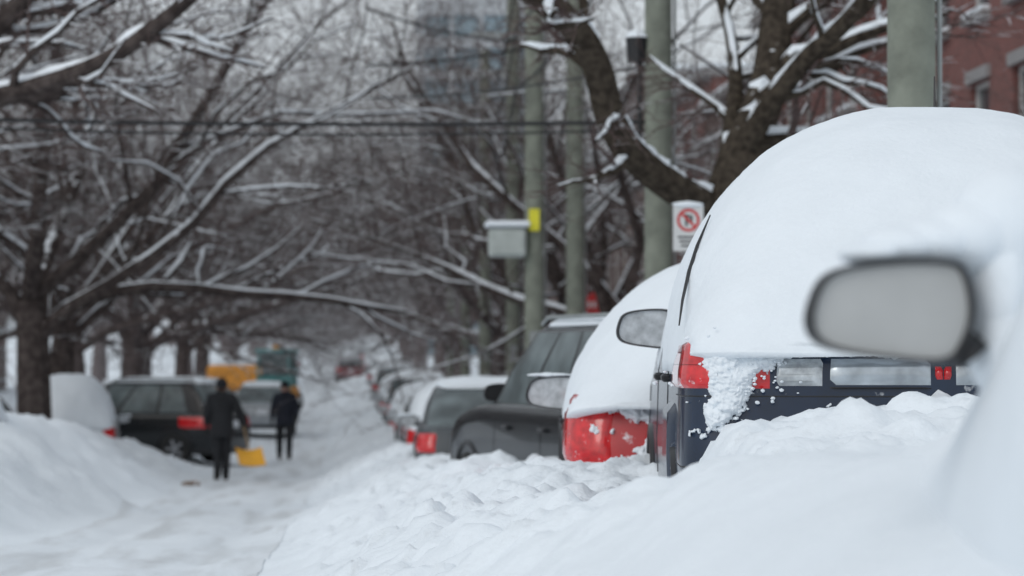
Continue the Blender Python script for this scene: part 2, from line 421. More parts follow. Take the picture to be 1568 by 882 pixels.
T=hero('bare_tree',[
 ([Vector((-5.6,31,-1)),Vector((-5.5,31,1.2)),Vector((-5.3,30.6,2.6)),Vector((-5.2,30.5,3.3))],[.32,.29,.27,.25],0,0),
 ([Vector((-5.3,30.6,2.9)),P(-60,175,d),P(40,140,d),P(140,105,d-.5),P(215,60,d-.8),P(300,-10,d-1),P(380,-90,d-1)],[.2,.13,.11,.10,.09,.075,.05],3.2,0),
 ([Vector((-5.3,30.6,2.7)),P(-40,165,d+2),P(60,150,d+2),P(160,130,d+2.5),P(230,140,d+3)],[.17,.10,.085,.06,.03],2.4,0),
 ([Vector((-5.2,30.5,3.2)),P(-20,60,d+1),P(40,0,d+1),P(100,-80,d+1)],[.2,.13,.11,.09],3.5,0),
],6,TM,(0,9,7,4))
me=T.mesh('bare_tree',TM); o=bpy.data.objects.new('bare_tree',me); COL.objects.link(o)
# ---------------------------------------------------------------- buildings
def house(name,x,y0,w,h,face,brick,dep=9,cols=4,rows=3):
    """street facade in plane X=x, running y0..y0+w, facing 'face' (+1/-1 in X)"""
    e=empty(name,(x,y0,G(y0+w/2)-.5))
    wa=MB();gl=MB();fr=MB();tr=MB()
    cw=w/cols
    rh=(h-1.0)/rows
    ycuts=[0.];
    for c in range(cols): ycuts+= [cw*c+cw*.27,cw*c+cw*.73]
    ycuts.append(w); zc=[0.]
    for r_ in range(rows): zc+=[.9+rh*r_+.35,.9+rh*r_+rh-.65]
    zc.append(h)
    s=-face
    for i in range(len(ycuts)-1):
        for j in range(len(zc)-1):
            a,b_=ycuts[i],ycuts[i+1];c,d_=zc[j],zc[j+1]
            if i%2==1 and j%2==1:
                q=.14*s
                wa.add([(0,a,c),(q,a,c),(q,a,d_),(0,a,d_)],[(0,1,2,3)]);wa.add([(0,b_,c),(q,b_,c),(q,b_,d_),(0,b_,d_)],[(0,1,2,3)])
                wa.add([(0,a,c),(q,a,c),(q,b_,c),(0,b_,c)],[(0,1,2,3)]);wa.add([(0,a,d_),(q,a,d_),(q,b_,d_),(0,b_,d_)],[(0,1,2,3)])
                gl.add([(q,a,c),(q,b_,c),(q,b_,d_),(q,a,d_)],[(0,1,2,3)])
                xm=q*.8
                for (cy,cz,sy,sz) in(((a+.04),(c+d_)/2,.08,d_-c),((b_-.04),(c+d_)/2,.08,d_-c),((a+b_)/2,d_-.04,b_-a-.17,.08),((a+b_)/2,c+.04,b_-a-.17,.08),((a+b_)/2,(c+d_)/2,b_-a-.17,.06)):
                    fr.box((xm,cy,cz),(.05,sy,sz))
                tr.box((-.06*s,(a+b_)/2,c-.06),(.16,b_-a+.2,.11)); tr.box((-.03*s,(a+b_)/2,d_+.1),(.08,b_-a+.2,.18))
                tr.box((-.06*s,(a+b_)/2,c+.03),(.14,b_-a+.1,.07),1)
            else: wa.add([(0,a,c),(0,b_,c),(0,b_,d_),(0,a,d_)],[(0,1,2,3)])
    D=dep*s
    wa.add([(0,0,0),(D,0,0),(D,0,h),(0,0,h)],[(0,1,2,3)]);wa.add([(0,w,0),(D,w,0),(D,w,h),(0,w,h)],[(0,1,2,3)])
    wa.add([(D,0,0),(D,w,0),(D,w,h),(D,0,h)],[(0,1,2,3)])
    tr.box((D/2,w/2,h+.1),(dep+.5,w+.1,.2)); tr.box((D/2,w/2,h+.3),(dep+.3,w-.05,.19),1,.06)
    dy=cw*.5*(1 if cols<4 else 3)
    tr.box((-.04*s-.0,dy+cw*.5,1.3),(.06,1.0,2.1),2); 
    for k in range(5): tr.box((-(.35+.28*k)*s,dy+cw*.5,.9-.2*k),(.275,1.3,.18),0)
    tr.box((-.55*s,w*.5,.9+rh+.1),(1.1,w*.5,.14)); tr.box((-.55*s,w*.5,.9+rh+.24),(1.0,w*.48,.13),1,.04)
    for k in range(11): tr.box((-1.06*s,w*.25+w*.05*k,.9+rh+.7),(.03,.03,.8),2)
    tr.box((-1.06*s,w*.5,.9+rh+1.12),(.05,w*.5,.04),2)
    wa.obj('walls',brick,e,smooth=False); gl.obj('window_glass',M_wglass,e,smooth=False); fr.obj('window_frames',M_frame,e,smooth=False); tr.obj('trim_roof_and_stairs',[M_conc,M_snow,M_black],e,smooth=False)
house('brick_house',9.0,26,11,9.5,-1,M_brick,cols=4)
house('brick_house',9.4,37.6,11,10.5,-1,M_brick,cols=4)
house('brick_house',9.0,49.2,12,9.8,-1,M_brick,cols=5)
for k,y in enumerate([62,75,88,101,114,128,142]): house('brick_house',9.3+.4*(k%2),y,11.5,9+1.2*(k%3),-1,M_brick if k%3==1 else M_brick2,cols=4)
for k,y in enumerate([46,60,74,88,102,117,132]): house('brick_house',-17-.4*(k%2),y,12,8.5+1.0*(k%3),1,M_brick2,cols=4)
def tower(name,x,y,w,dp,h):
    e=empty(name,(x,y,G(y)-1)); a=MB();g=MB()
    g.box((0,0,h/2),(w,dp,h))
    n=int(h/3)
    for k in range(n+1): a.box((0,0,k*3+.05),(w+.7,dp+.7,.9))
    m_=int(w/2.4)
    for k in range(m_+1): a.box((-w/2+k*w/m_,-dp/2-.1,h/2),(.45,.4,h-.1))
    a.box((0,0,h+2),(w*.5,dp*.5,3)); a.box((0,0,h+.8),(w+.4,dp+.4,.5))
    a.obj('slabs_and_piers',M_tower,e,smooth=False); g.obj('glazing',M_towerg,e,smooth=False)
tower('apartment_tower',12.5,270,11,14,33)
# ---------------------------------------------------------------- poles, wires, signs
def pole(px,d,r,h=11,name='utility_pole',arm=True,lean=0.):
    p=P(px,VY,d); z0=G(d)-.3
    e=empty(name,(p.x,d,z0)); b=MB()
    b.tube([(lean*k/8*h,0,h*k/8) for k in range(9)],[r*(1.08-.02*k) for k in range(9)],16)
    b.obj('shaft',M_pole,e)
    t=MB()
    if arm:
        t.box((0,-r-.06,h-.7),(2.2,.1,.12)); t.box((0,-r-.06,h-1.7),(1.8,.1,.12))
        for x in(-1,-.5,.5,1): t.tube([(x*.95,-r-.06,h-.62),(x*.95,-r-.06,h-.42)],.05,8)
    t.box((0,-r-.012,2.6),(r*1.1,.02,.35),0); t.tube([(r+.03,0,0),(r+.03,0,h*.8)],.018,6)
    t.obj('fittings',M_metal,e,smooth=False)
    return e,p,z0
e1,p1,z1=pole(1404,18,.152)
e2,p2,z2=pole(1010,31,.15)
t=MB(); q=P(977,62,31)-Vector((p2.x,31,z2))
t.tube([q+Vector((0,-.0,-.22)),q+Vector((0,0,.06))],[.11,.13],10); t.tube([q+Vector((0,0,.05)),q+Vector((0,0,.13))],[.14,.08],10,1); t.tube([q,(0,0,q.z)],.04,6)
t.tube([q+Vector((.03,0,-.2)),q+Vector((.03,-.0,-1.4))],.035,6)
t.obj('lightning_arrester',[M_black,M_snow],e2)
e3,p3,z3=pole(881,50,.155)
e4,p4,z4=pole(818,46,.15,12)
t=MB(); q=P(817,337,46)-Vector((p4.x,46,z4)); t.box((q.x,-.17,q.z),(.17,.02,.36)); t.obj('yellow_marker',M_signy,e4,smooth=False)
t=MB(); q=P(776,372,46)-Vector((p4.x,46,z4))
t.box((q.x,-.1,q.z),(.60,.4,.46),0,.04); t.box((q.x,-.1,q.z+.3),(.72,.5,.1),1,.03); t.box((q.x,-.31,q.z),(.5,.02,.36),0); t.tube([(q.x,0,q.z-.1),(0,0,q.z-.2)],.04,6,2)
t.obj('pole_mounted_cabinet',[M_box,M_snow,M_metal],e4,smooth=False)
pole(785,60,.14,11); pole(742,78,.15,11); pole(712,96,.15,11); pole(690,118,.15,11)
def wire(name,a,b,r=.016,sag=.5):
    mb=MB(); a=Vector(a);b=Vector(b)
    mb.tube([a.lerp(b,k/24)-Vector((0,0,sag*4*(k/24)*(1-k/24))) for k in range(25)],r,5); return mb.obj(name,M_cable)
wire('overhead_cable',P(-260,180,30.5),P(1008,184,31),.022,.06)
wire('overhead_cable',P(-260,188,30.5),P(1008,196,31),.012,.10)
for k,(pa,pb) in enumerate([((p1.x,18),(p2.x,31)),((p2.x,31),(p4.x,46)),((p4.x,46),(P(785,0,60).x,60)),((P(785,0,60).x,60),(P(742,0,78).x,78)),((P(742,0,78).x,78),(P(712,0,96).x,96))]):
    for zz in(8.2,7.4,6.4): wire('overhead_cable',(pa[0]-.3,pa[1],G(pa[1])+zz),(pb[0]-.3,pb[1],G(pb[1])+zz),.022,.25)
wire('overhead_cable',P(560,12,47),P(820,66,46),.02,.1)
wire('overhead_cable',P(560,100,47),P(880,55,50),.02,.1)
wire('overhead_cable',P(560,150,47),P(1005,95,31),.016,.1)
c=P(1056,349,26.5)
e=empty('no_parking_sign',(c.x,26.5,G(26.5)))
t=MB(); t.tube([(0,.04,0),(0,.04,c.z-G(26.5)+.2)],.03,8); t.obj('post',M_metal,e)
zc=c.z-G(26.5)
t=MB(); t.box((0,0,zc),(.285,.012,.42)); t.obj('panel',M_signw,e,smooth=False)
t=MB(); n=28;ri,ro=.082,.108
v=[];f=[]
for k in range(n):
    w=2*math.pi*k/n
    for rr in(ri,ro): v.append((rr*math.cos(w),-.009,zc+.08+rr*math.sin(w)))
for k in range(n): a=2*k;b_=2*((k+1)%n); f.append((a,a+1,b_+1,b_))
t.add(v,f); t.box((0,-.0105,zc+.08),(.2,.004,.022),0,rot=Matrix.Rotation(R(45),3,'Y')); t.obj('prohibition_ring',M_signr,e,smooth=False)
t=MB(); t.box((-.018,-.0085,zc+.08),(.02,.003,.11)); t.box((.012,-.0085,zc+.115),(.05,.003,.02)); t.box((.03,-.0085,zc+.095),(.018,.003,.03));t.box((.012,-.0085,zc+.078),(.05,.003,.018))
for k in range(3): t.box((0,-.0085,zc-.08-.04*k),(.2-.03*k,.003,.016))
t.obj('lettering',M_black,e,smooth=False)
t=MB(); blob(t,(0,0,zc+.225),(.14,.035,.03),5,sub=3); t.obj('snow_cap',M_snow,e)
c=P(914,466,60); e=empty('stop_sign',(c.x,60,G(60))); zc=c.z-G(60)
t=MB(); t.tube([(0,.03,0),(0,.03,zc+.3)],.03,8); t.obj('post',M_metal,e)
t=MB(); v=[(.27*math.cos(R(22.5+45*k)),-.0,zc+.27*math.sin(R(22.5+45*k))) for k in range(8)]; v2=[(a,-.015,b_) for a,_,b_ in v]
t.add(v+v2,[tuple(range(8)),tuple(range(15,7,-1))]+[(k,(k+1)%8,8+(k+1)%8,8+k) for k in range(8)]); t.obj('octagon_panel',M_signr,e,smooth=False)
t=MB()
for k in range(4): t.box((-.16+.107*k,-.019,zc),(.06,.004,.13))
t.obj('lettering',M_signw,e,smooth=False)
# ---------------------------------------------------------------- cars
SF=[.12,.24,.34,.37,.48,.6,.66,.69,.8,.9]
def halfring(hw,yr,yf,rr,rf,bow):
    pts=[]
    def by(x): return -bow*(1-(x/hw)**2)
    for t in(0,.33,.66): x=(hw-rr)*t; pts.append((x,yr+by(x)))
    for k in range(6):
        a=-math.pi/2+k*math.pi/10; x=hw-rr+rr*math.cos(a); pts.append((x,yr+rr+rr*math.sin(a)+by(x)))
    y0=yr+rr;y1=yf-rf
    for t in SF: pts.append((hw,y0+(y1-y0)*t))
    for k in range(6):
        a=k*math.pi/10; x=hw-rf+rf*math.cos(a); pts.append((x,yf-rf+rf*math.sin(a)-by(x)*1.5))
    for t in(.66,.33,0): x=(hw-rf)*t; pts.append((x,yf-by(x)*1.5))
    return pts
TY={
 'suv':dict(L=4.6,hw=.93,belt=1.05,roof=1.70,gr0=.10,gr1=.45,gf0=3.45,gf1=2.65,hd=.16,rr=.2),
 'navy':dict(L=4.7,hw=.96,belt=1.16,roof=1.66,gr0=.25,gr1=.9,gf0=3.6,gf1=2.9,hd=.16,rr=.15,gw=.80),
 'red':dict(L=4.2,hw=.88,belt=.95,roof=1.36,gr0=.25,gr1=1.0,gf0=3.1,gf1=2.4,hd=.18,rr=.24,gw=.68),
 'near':dict(L=4.1,hw=.80,belt=.80,roof=1.38,gr0=.3,gr1=.7,gf0=2.7,gf1=2.1,hd=.15,rr=.24,gw=.85),
 'hatch':dict(L=4.2,hw=.88,belt=.95,roof=1.50,gr0=.10,gr1=.65,gf0=3.2,gf1=2.4,hd=.18,rr=.24),
 'sedan':dict(L=4.5,hw=.88,belt=.93,roof=1.43,gr0=.55,gr1=1.25,gf0=3.4,gf1=2.6,hd=.18,rr=.22)}
MIR=[(0.0,.40),(.03,.64),(.10,.83),(.25,.93),(.55,.985),(.85,.98),(.955,.88),(1.0,.5),(.94,.18),(.83,.02),(.5,.05),(.2,.12),(.05,.22)]
def mirror(root,c,w,h,mg=M_mirror,mh=M_black,side=-1,arm=.14,yaw=0.,snowcap=0.,seed=0):
    """world-space centre c, glass facing -Y"""
    n=len(MIR);pp=[]
    for i in range(n):
        p0,p1,p2,p3=[Vector((*MIR[(i+k)%n],0)) for k in(-1,0,1,2)]
        for k in range(4):
            t=k/4; q=.5*((2*p1)+(p2-p0)*t+(2*p0-5*p1+4*p2-p3)*t*t+(3*p1-p0-3*p2+p3)*t**3); pp.append(((q.x-.5)*w*(1 if side<0 else -1),(q.y-.5)*h))
    n=len(pp); mb=MB(); rot=Matrix.Rotation(yaw,3,'Z')
    lay=[(.016,.92),(.002,.94),(-.002,.965),(.004,1.0),(.03,1.03),(.06,1.0),(.09,.85),(.115,.6),(.125,.3)]
    vs=[]
    for (yy_,s) in lay:
        for (a,b_) in pp: vs.append(rot@Vector((a*s,yy_,b_*s))+c)
    fs=[]
    for k in range(len(lay)-1):
        for i in range(n): j=(i+1)%n; fs.append((k*n+i,k*n+j,(k+1)*n+j,(k+1)*n+i))
    fs.append(tuple(range((len(lay)-1)*n,len(lay)*n)))
    mb.add(vs,fs)
    if arm>0:
        s=-side
        a=c+Vector((s*w*.40,.05,-h*.25)); mb.tube([a,a+Vector((s*arm*.5,.0,-.01)),a+Vector((s*arm,.0,-.03))],[.03,.026,.035],8)
    mb.obj('mirror_housing',mh,root,True,angle=50)
    g=MB(); g.add([rot@Vector((a*.925,.012,b_*.925))+c for a,b_ in pp],[tuple(range(n))]); g.obj('mirror_glass',mg,root,True,smooth=False)
    if snowcap>0:
        b=MB(); 
        for k in range(5): blob(b,(c.x-w*.28+w*.17*k,c.y+.05,c.z+h*.5+snowcap*.25),(w*.2,.06,snowcap*(.5+.25*math.sin(k*1.3+seed))),seed+k,.25,1.5,3)
        b.obj('mirror_snow',M_snowcar,root,True)
def shell(root,name,st,n=2.1,amp=.02,seed=1,ny=90,fr=3.,nR=None,fine=0.):
    """snow blanket lofted along local Y; stations (y, half width, base z, top z[, exponent])"""
    st=[tuple(q)+((n,) if len(q)==4 else ()) for q in st]
    st=np.array(st,float); ys_=np.linspace(st[0,0],st[-1,0],ny)
    c=[np.interp(ys_,st[:,0],st[:,k]) for k in(1,2,3,4)]
    w=max(3,int(.22/((ys_[-1]-ys_[0])/ny))|1); ker=np.hanning(w+2)[1:-1]; ker/=ker.sum()
    a,b_,h,ne=[np.convolve(np.pad(q,w//2,'edge'),ker,'valid') for q in c]
    th=np.linspace(0,math.pi,81 if fine else 51)
    m_=len(th)+4
    A=[]
    for i,y in enumerate(ys_):
        nn_=np.full(len(th),ne[i])
        if nR: nn_=np.where(np.cos(th)>0,nR,nn_)
        X=np.sign(np.cos(th))*np.abs(np.cos(th))**(2/nn_); Z=np.abs(np.sin(th))**(2/nn_)
        x=X*a[i]; z=b_[i]+(h[i]-b_[i])*Z
        x=np.concatenate([[a[i]*.82,a[i]*.95],x,[-a[i]*.95,-a[i]*.82]]); z=np.concatenate([[b_[i]-.01,b_[i]-.02],z,[b_[i]-.02,b_[i]-.01]])
        A.append(np.stack([x,np.full(m_,y),z],1))
    A=np.array(A)
    nn=(fbm(A[...,0]*fr+seed*7,A[...,1]*fr,A[...,2]*fr,seed,4)-.5)*2*amp
    if fine: nn=nn+(fbm(A[...,0]*22,A[...,1]*22,A[...,2]*22,seed+9,3)-.5)*2*fine
    cen=np.stack([0*A[...,0],A[...,1],np.broadcast_to((b_-.1)[:,None],A.shape[:2])],-1)
    dirv=A-cen; dirv/=np.linalg.norm(dirv,axis=-1,keepdims=True)+1e-6
    A=A+dirv*nn[...,None]
    A[...,1]+=(fbm(A[...,0]*fr*1.5,A[...,2]*fr*1.5,5,seed+5,3)-.5)*amp*2
    fs=[]
    for i in range(ny-1):
        for k in range(m_-1): fs.append((i*m_+k,(i+1)*m_+k,(i+1)*m_+k+1,i*m_+k+1))
    V=A.reshape(-1,3).tolist()
    for i in(0,ny-1):
        V.append((0,float(A[i,:,1].mean()),float(b_[i]-.01))); ci=len(V)-1
        for k in range(m_-1): fs.append((ci,i*m_+k,i*m_+k+1) if i==0 else (ci,i*m_+k+1,i*m_+k))
    return mk(name,V,fs,M_snowcar,None,root)
def car(kind,x,y,yaw,paint,cover='full',thk=.22,glass=M_glass,dz=0.,name='parked_car',mirr=True,seed=1,lamps=True,rails=False):
    K=TY[kind];L=K['L'];hw=K['hw'];be=K['belt'];ro=K['roof'];rr=K['rr'];gw=K.get('gw',1.)
    root=empty(name,(x,y,G(y)+dz),R(yaw))
    rings=[(.22,hw*.90,.10,L-.14,rr,.35,.03),(.34,hw*.97,.01,L-.04,rr,.38,.05),(.52,hw*1.0,-.03,L,rr,.40,.06),
           (.70,hw*1.005,.00,L-.01,rr,.40,.05),(be-.14,hw*.995,.03,L-.03,rr,.40,.05),(be-.03,hw*.975,.05,L-.10,rr,.40,.05),(be,hw*.95,.08,L-.16,rr,.40,.05)]
    gh=[(be+.02,hw*.90*min(1,gw*1.1),K['gr0']+.02,K['gf0'],.16,.3,.05),(be+(ro-be)*.5,hw*.84*gw,(K['gr0']*.55+K['gr1']*.45),(K['gf0']+K['gf1'])/2,.17,.28,.05),(ro-.07,hw*.755*gw,K['gr1'],K['gf1'],.18,.25,.04),
        (ro-.02,hw*.70*gw,K['gr1']+.06,K['gf1']-.08,.18,.25,.04),(ro+.01,hw*.5*gw,K['gr1']+.28,K['gf1']-.3,.18,.2,.02)]
    nb=len(rings); allr=rings+gh
    V=[];nh=None
    def zf(k,z,yv):
        if k<nb and z>.5:
            f=(z-.5)/(be-.5)
            z-=K['hd']*f*float(ss(K['gf0']-.1,L,yv))
        return z
    for k,(z,w,yr,yf,r1,r2,bow) in enumerate(allr):
        hp=halfring(w,yr,yf,r1,r2,bow); nh=len(hp)
        full=hp+[(-a,b_) for a,b_ in reversed(hp[1:-1])]
        V+=[(a,b_,zf(k,z,b_)) for a,b_ in full]
    n=2*nh-2; Fs=[];I=[]
    for k in range(len(allr)-1):
        for i in range(n):
            j=(i+1)%n; Fs.append((k*n+i,k*n+j,(k+1)*n+j,(k+1)*n+i))
            hi=i if i<nh-1 else 2*nh-3-i
            mi=0
            if k in(nb,nb+1):
                pil = hi in(6,7,8) or hi in(11,) or hi in(15,) or hi in(19,20)
                mi=0 if (pil and hi in(6,7,19,20)) else (2 if pil else 1)
            if k==0: mi=2
            I.append(mi)
    Fs.append(tuple(range((len(allr)-1)*n,len(allr)*n))); I.append(0)
    Fs.append(tuple(reversed(range(n)))); I.append(2)
    mk('body',V,Fs,[paint,glass,M_black],I,root,angle=32)
    def surf(z,u,sgn,off):
        k=0
        while k<nb-2 and rings[k+1][0]<z: k+=1
        f=(z-rings[k][0])/(rings[k+1][0]-rings[k][0])
        pr=[rings[k][q]*(1-f)+rings[k+1][q]*f for q in range(7)]
        hp2=halfring(pr[1]+off,pr[2]-off,pr[3]+off,*pr[4:])
        i=min(int(u),nh-2); g=u-i
        xx=hp2[i][0]*(1-g)+hp2[i+1][0]*g; yy_=hp2[i][1]*(1-g)+hp2[i+1][1]*g
        return (sgn*xx,yy_,zf(1,z,yy_))
    def panel(nm,u0,u1,z0,z1,sgn,m_,off=.012,nu=14,nz=5):
        V=[];Fq=[]
        for a in range(nz+1):
            for b_ in range(nu+1):
                z=z0+(z1-z0)*a/nz
                o=off if (0<a<nz and 0<b_<nu) else -.004
                V.append(surf(z,u0+(u1-u0)*b_/nu,sgn,o))
        for a in range(nz):
            for b_ in range(nu):
                q=a*(nu+1)+b_; Fq.append((q,q+1,q+nu+2,q+nu+1))
        return mk(nm,V,Fq,m_,None,root)
    if kind=='navy':
        panel('tail_lamp',2.33,9.6,.955,1.145,-1,M_lred,.014,30,8)
        panel('lamp_divider',2.36,9.5,1.045,1.052,-1,M_black,.0165,40,2)
        panel('reverse_lamp',1.66,2.31,.965,1.075,-1,M_lclear,.014,12,5)
        for q in range(3): panel('lamp_rib',1.72,2.26,.985+.025*q,.989+.025*q,-1,M_metal,.0165,10,2)
        panel('tailgate_garnish',.14,1.60,.965,1.078,-1,M_chrome,.010,12,4); panel('garnish_lip',.14,1.60,.958,.966,-1,M_black,.014,12,2); panel('tailgate_badge',0,.12,.99,1.045,-1,M_lred,.016,4,3)
        panel('tailgate_badge_b',0,.12,.99,1.045,1,M_lred,.016,4,3)
        panel('tailgate_garnish_b',.14,1.60,.965,1.078,1,M_chrome,.010,12,4);panel('reverse_lamp_b',1.66,2.31,.965,1.075,1,M_lclear,.014,12,5);panel('tail_lamp_b',2.33,9.6,.955,1.145,1,M_lred,.014,30,6)
        panel('shut_line',0,9.2,.925,.937,-1,M_black,.003,40,2); panel('bumper_line',0,9.4,.66,.675,-1,M_black,.003,40,2)
        panel('wheel_arch_flare',9.1,10.6,.36,.90,-1,M_navy,.03,12,12)
        t=MB(); t.box((0,-.075,.80),(.32,.012,.16)); t.obj('licence_plate',M_plate,root,smooth=False)
    elif lamps:
        lz0,lz1=(be-.30,be-.06) if kind not in('hatch','red') else (.58,.90)
        for sg in(-1,1):
            panel('tail_lamp',(3.0 if kind!='hatch' else 3.6),9.2,lz0,lz1,sg,M_lred,.015,20,6)
            panel('head_lamp',21.2,25.5,.62,.78,sg,M_lclear,.012,10,4)
            panel('bumper_seam',0,9.6,.50,.512,sg,M_black,.003,20,2)
        t=MB(); t.box((0,-.062,be-.22),(.32,.015,.15)); t.obj('licence_plate',M_plate,root,smooth=False)
    for sg in(-1,1):
        for u in(11.5,15.6,19.0): panel('door_seam',u-.02,u+.02,.33,be-.04,sg,M_black,.003,2,8)
        t=MB()
        for yv in(1.55,2.55): t.box((sg*(hw*1.0+.01),yv,be-.17),(.04,.17,.035),0,.01)
        t.obj('door_handles',M_black,root)
    for yv in(.85,L-.9):
        for sg in(-1,1):
            t=MB(); cx=sg*(hw-.10)
            prof=[(-.11,.20),(-.11,.31),(-.08,.335),(.08,.335),(.115,.31),(.115,.20),(.09,.19)]
            vs=[];fs=[];nn=28
            for (a,r_) in prof:
                for k in range(nn): w=2*math.pi*k/nn; vs.append((cx+sg*a,yv+r_*math.cos(w),.335+r_*math.sin(w)))
            for q in range(len(prof)-1):
                for k in range(nn): k2=(k+1)%nn; fs.append((q*nn+k,q*nn+k2,(q+1)*nn+k2,(q+1)*nn+k))
            t.add(vs,fs,0)
            for k in range(5):
                w=2*math.pi*k/5; t.box((cx+sg*.095,yv+.10*math.cos(w),.335+.10*math.sin(w)),(.03,.19,.05),1,rot=Matrix.Rotation(w,3,'X'))
            t.obj('wheel',[M_rub,M_rim],root)
            t=MB(); ar=[(sg*(hw+.004),yv+.40*math.cos(w),.33+.40*math.sin(w)) for w in np.linspace(0,math.pi,18)]; t.tube(ar,.022,6); t.obj('wheel_arch',M_black,root)
    if mirr:
        for sg in(-1,1):
            W=ROOTM[root.name]@Vector((sg*(hw+.10),K['gf0']-.45,be+.02))
            mirror(root,W,.22,.14,M_mirror2,M_black,sg,.12,R(yaw)*.5,.03 if cover else 0,seed)
    if rails:
        t=MB()
        for sg in(-1,1): t.tube([(sg*hw*.72,K['gr1']+.1,ro+.0),(sg*hw*.72,K['gr1']+.2,ro+.05),(sg*hw*.72,K['gf1']-.4,ro+.05),(sg*hw*.72,K['gf1']-.25,ro)],.018,6)
        t.obj('roof_rails',M_metal,root)
    t=thk
    if cover=='full':
        shell(root,'snow_cover',[(-.08,hw*.80,be-.08,be-.04),(.0,hw*.92,be-.08,be+.10),(K['gr0']+.02,hw*.95,be-.06,be+t*.8),(K['gr1']*.6+K['gr0']*.4,hw*.95,be-.04,(ro+be)/2+t),(K['gr1']+.1,hw*.93,be,ro+t*.8),(K['gr1']+.5,hw*.92,be+.05,ro+t*1.1),(K['gf1']-.3,hw*.92,be+.05,ro+t),(K['gf1'],hw*.93,be,ro+t*.7),
              (K['gf0'],hw*.95,be-.06,be+t+.05),(L-.5,hw*.95,be-.2,be+t*.6-.05),(L-.1,hw*.88,be-.3,be-.05),(L+.04,hw*.7,be-.32,be-.25)],2.4,.05,seed)
    elif cover=='top':
        shell(root,'roof_snow',[(K['gr1']-.02,hw*.60,ro-.04,ro-.01),(K['gr1']+.15,hw*.70,ro-.03,ro+t*.7),(K['gr1']+.6,hw*.71,ro-.02,ro+t),(K['gf1']-.4,hw*.71,ro-.02,ro+t*.9),(K['gf1']-.02,hw*.6,ro-.05,ro-.01)],3.2,.015,seed)
        shell(root,'hood_snow',[(K['gf0']+.02,hw*.7,be-.03,be),(K['gf0']+.2,hw*.8,be-.05,be+t*.5),(L-.4,hw*.75,be-.15,be-.08+t*.4),(L-.2,hw*.6,be-.18,be-.15)],3,.015,seed)
    return root,surf
def snow_patch(root,surf,x0,x1,z0,z1,maskf,nx,nz,amp,fr,seed,umax=9.0,push=0.):
    """wind-packed snow stuck to a car's rear: height field over the body skin, thresholded so it breaks up at its edges"""
    zs=np.linspace(z0,z1,nz+1); xs_=np.linspace(x0,x1,nx+1); us=np.linspace(0,umax,90)
    Y=[]
    for z in zs:
        pt=np.array([surf(z,float(u),-1,0.) for u in us]); o_=np.argsort(pt[:,0]); Y.append(np.interp(xs_,pt[o_,0],pt[o_,1]))
    Y=np.array(Y); X,Z=np.meshgrid(xs_,zs)
    f=fbm(X*fr,Z*fr,seed*3.1,seed,5); f2=fbm(X*fr*3,Z*fr*3,seed*2.1,seed+30,3)
    m_=maskf(X,Z)
    h=(m_*1.25+(f-.5)*1.7+(f2-.5)*.6-.52)
    edge=np.minimum(np.minimum(X-x0,x1-X),np.minimum(Z-z0,z1-Z)); h=np.where(edge<.012,-1,h)
    off=np.clip(h,-.35,1.)
    off=np.where(off>0,.014+amp*np.maximum(off,0)**.7+(f2-.5)*amp*.5*np.clip(off*4,0,1),off*.12)
    jx=(fbm(X*fr*2,Z*fr*2,7,seed+60,3)-.5)*.02
    V=np.stack([X+jx,Y-off-push,Z-np.clip(h,0,1)*amp*.3],-1).reshape(-1,3).tolist()
    Fq=[]
    for a in range(nz):
        for b_ in range(nx):
            if max(h[a,b_],h[a,b_+1],h[a+1,b_],h[a+1,b_+1])>-.25:
                q=a*(nx+1)+b_; Fq.append((q,q+1,q+nx+2,q+nx+1))
    return mk('stuck_snow',V,Fq,M_snowcar,None,root)
# navy SUV (in focus)
nv,nsurf=car('navy',2.2,10.4,-4.5,M_navy,None,mirr=False)
shell(nv,'snow_cover',[(-.085,.66,1.095,1.10),(-.06,.80,1.09,1.16),(.0,.90,1.09,1.27),(.12,.93,1.08,1.43),(.34,.95,1.05,1.64),(.6,.96,1.02,1.86),(.9,.965,1.02,2.02),(1.3,.965,1.02,2.12),(2.2,.96,1.02,2.14),(2.8,.95,1.02,2.07),(3.2,.95,1.02,1.85),(3.7,.95,1.0,1.40),(4.3,.93,.95,1.22),(4.6,.88,.8,1.05),(4.78,.7,.75,.8)],2.05,.016,3,260,3.5,nR=3.4,fine=.0035)
def nm(x,z):
    a=np.exp(-((x+.785)/.10)**2-((z-1.06)/.085)**2)*1.1
    b1=np.exp(-((x+.80-.5*(z-.9))/.07)**2-((z-.90)/.14)**2)*.85
    c1=np.exp(-((x+.655)/.06)**2-((z-1.10)/.055)**2)*.95
    top=ss(1.065,1.095,z)*ss(-.66,-.60,x)+ss(1.115,1.145,z)*ss(-.95,-.87,x)
    return np.clip(a+b1+c1+top,0,1.1)
snow_patch(nv,nsurf,-.95,.25,.70,1.158,nm,320,130,.042,19,5)
b=MB(); r_=random.Random(2)
for k in range(110):
    xx=r_.gauss(-.77,.10); zz=r_.gauss(.99,.07); s=r_.uniform(.003,.007)
    blob(b,(xx,-.03+max(0,(-.80-xx))*.8,zz),(s*1.3,s,s),k+50,.6,2.6,2)
b.obj('snow_crumbs',M_snowcar,nv)
c=P(990,503,13.5); mirror(nv,c,.272,.19,M_mirror2,M_black,-1,.10,R(-2))
t=MB(); t.tube([P(1440,178,11.9),P(1440,112,11.95)],[.006,.003],6); t.obj('antenna',M_black,nv,True)
t=MB(); t.tube([(-.955,.45,1.20),(-.935,.62,1.30),(-.90,.85,1.42),(-.86,1.0,1.53),(-.80,1.15,1.66)],[.003,.006,.008,.007,.003],6); t.obj('window_seal',M_black,nv)
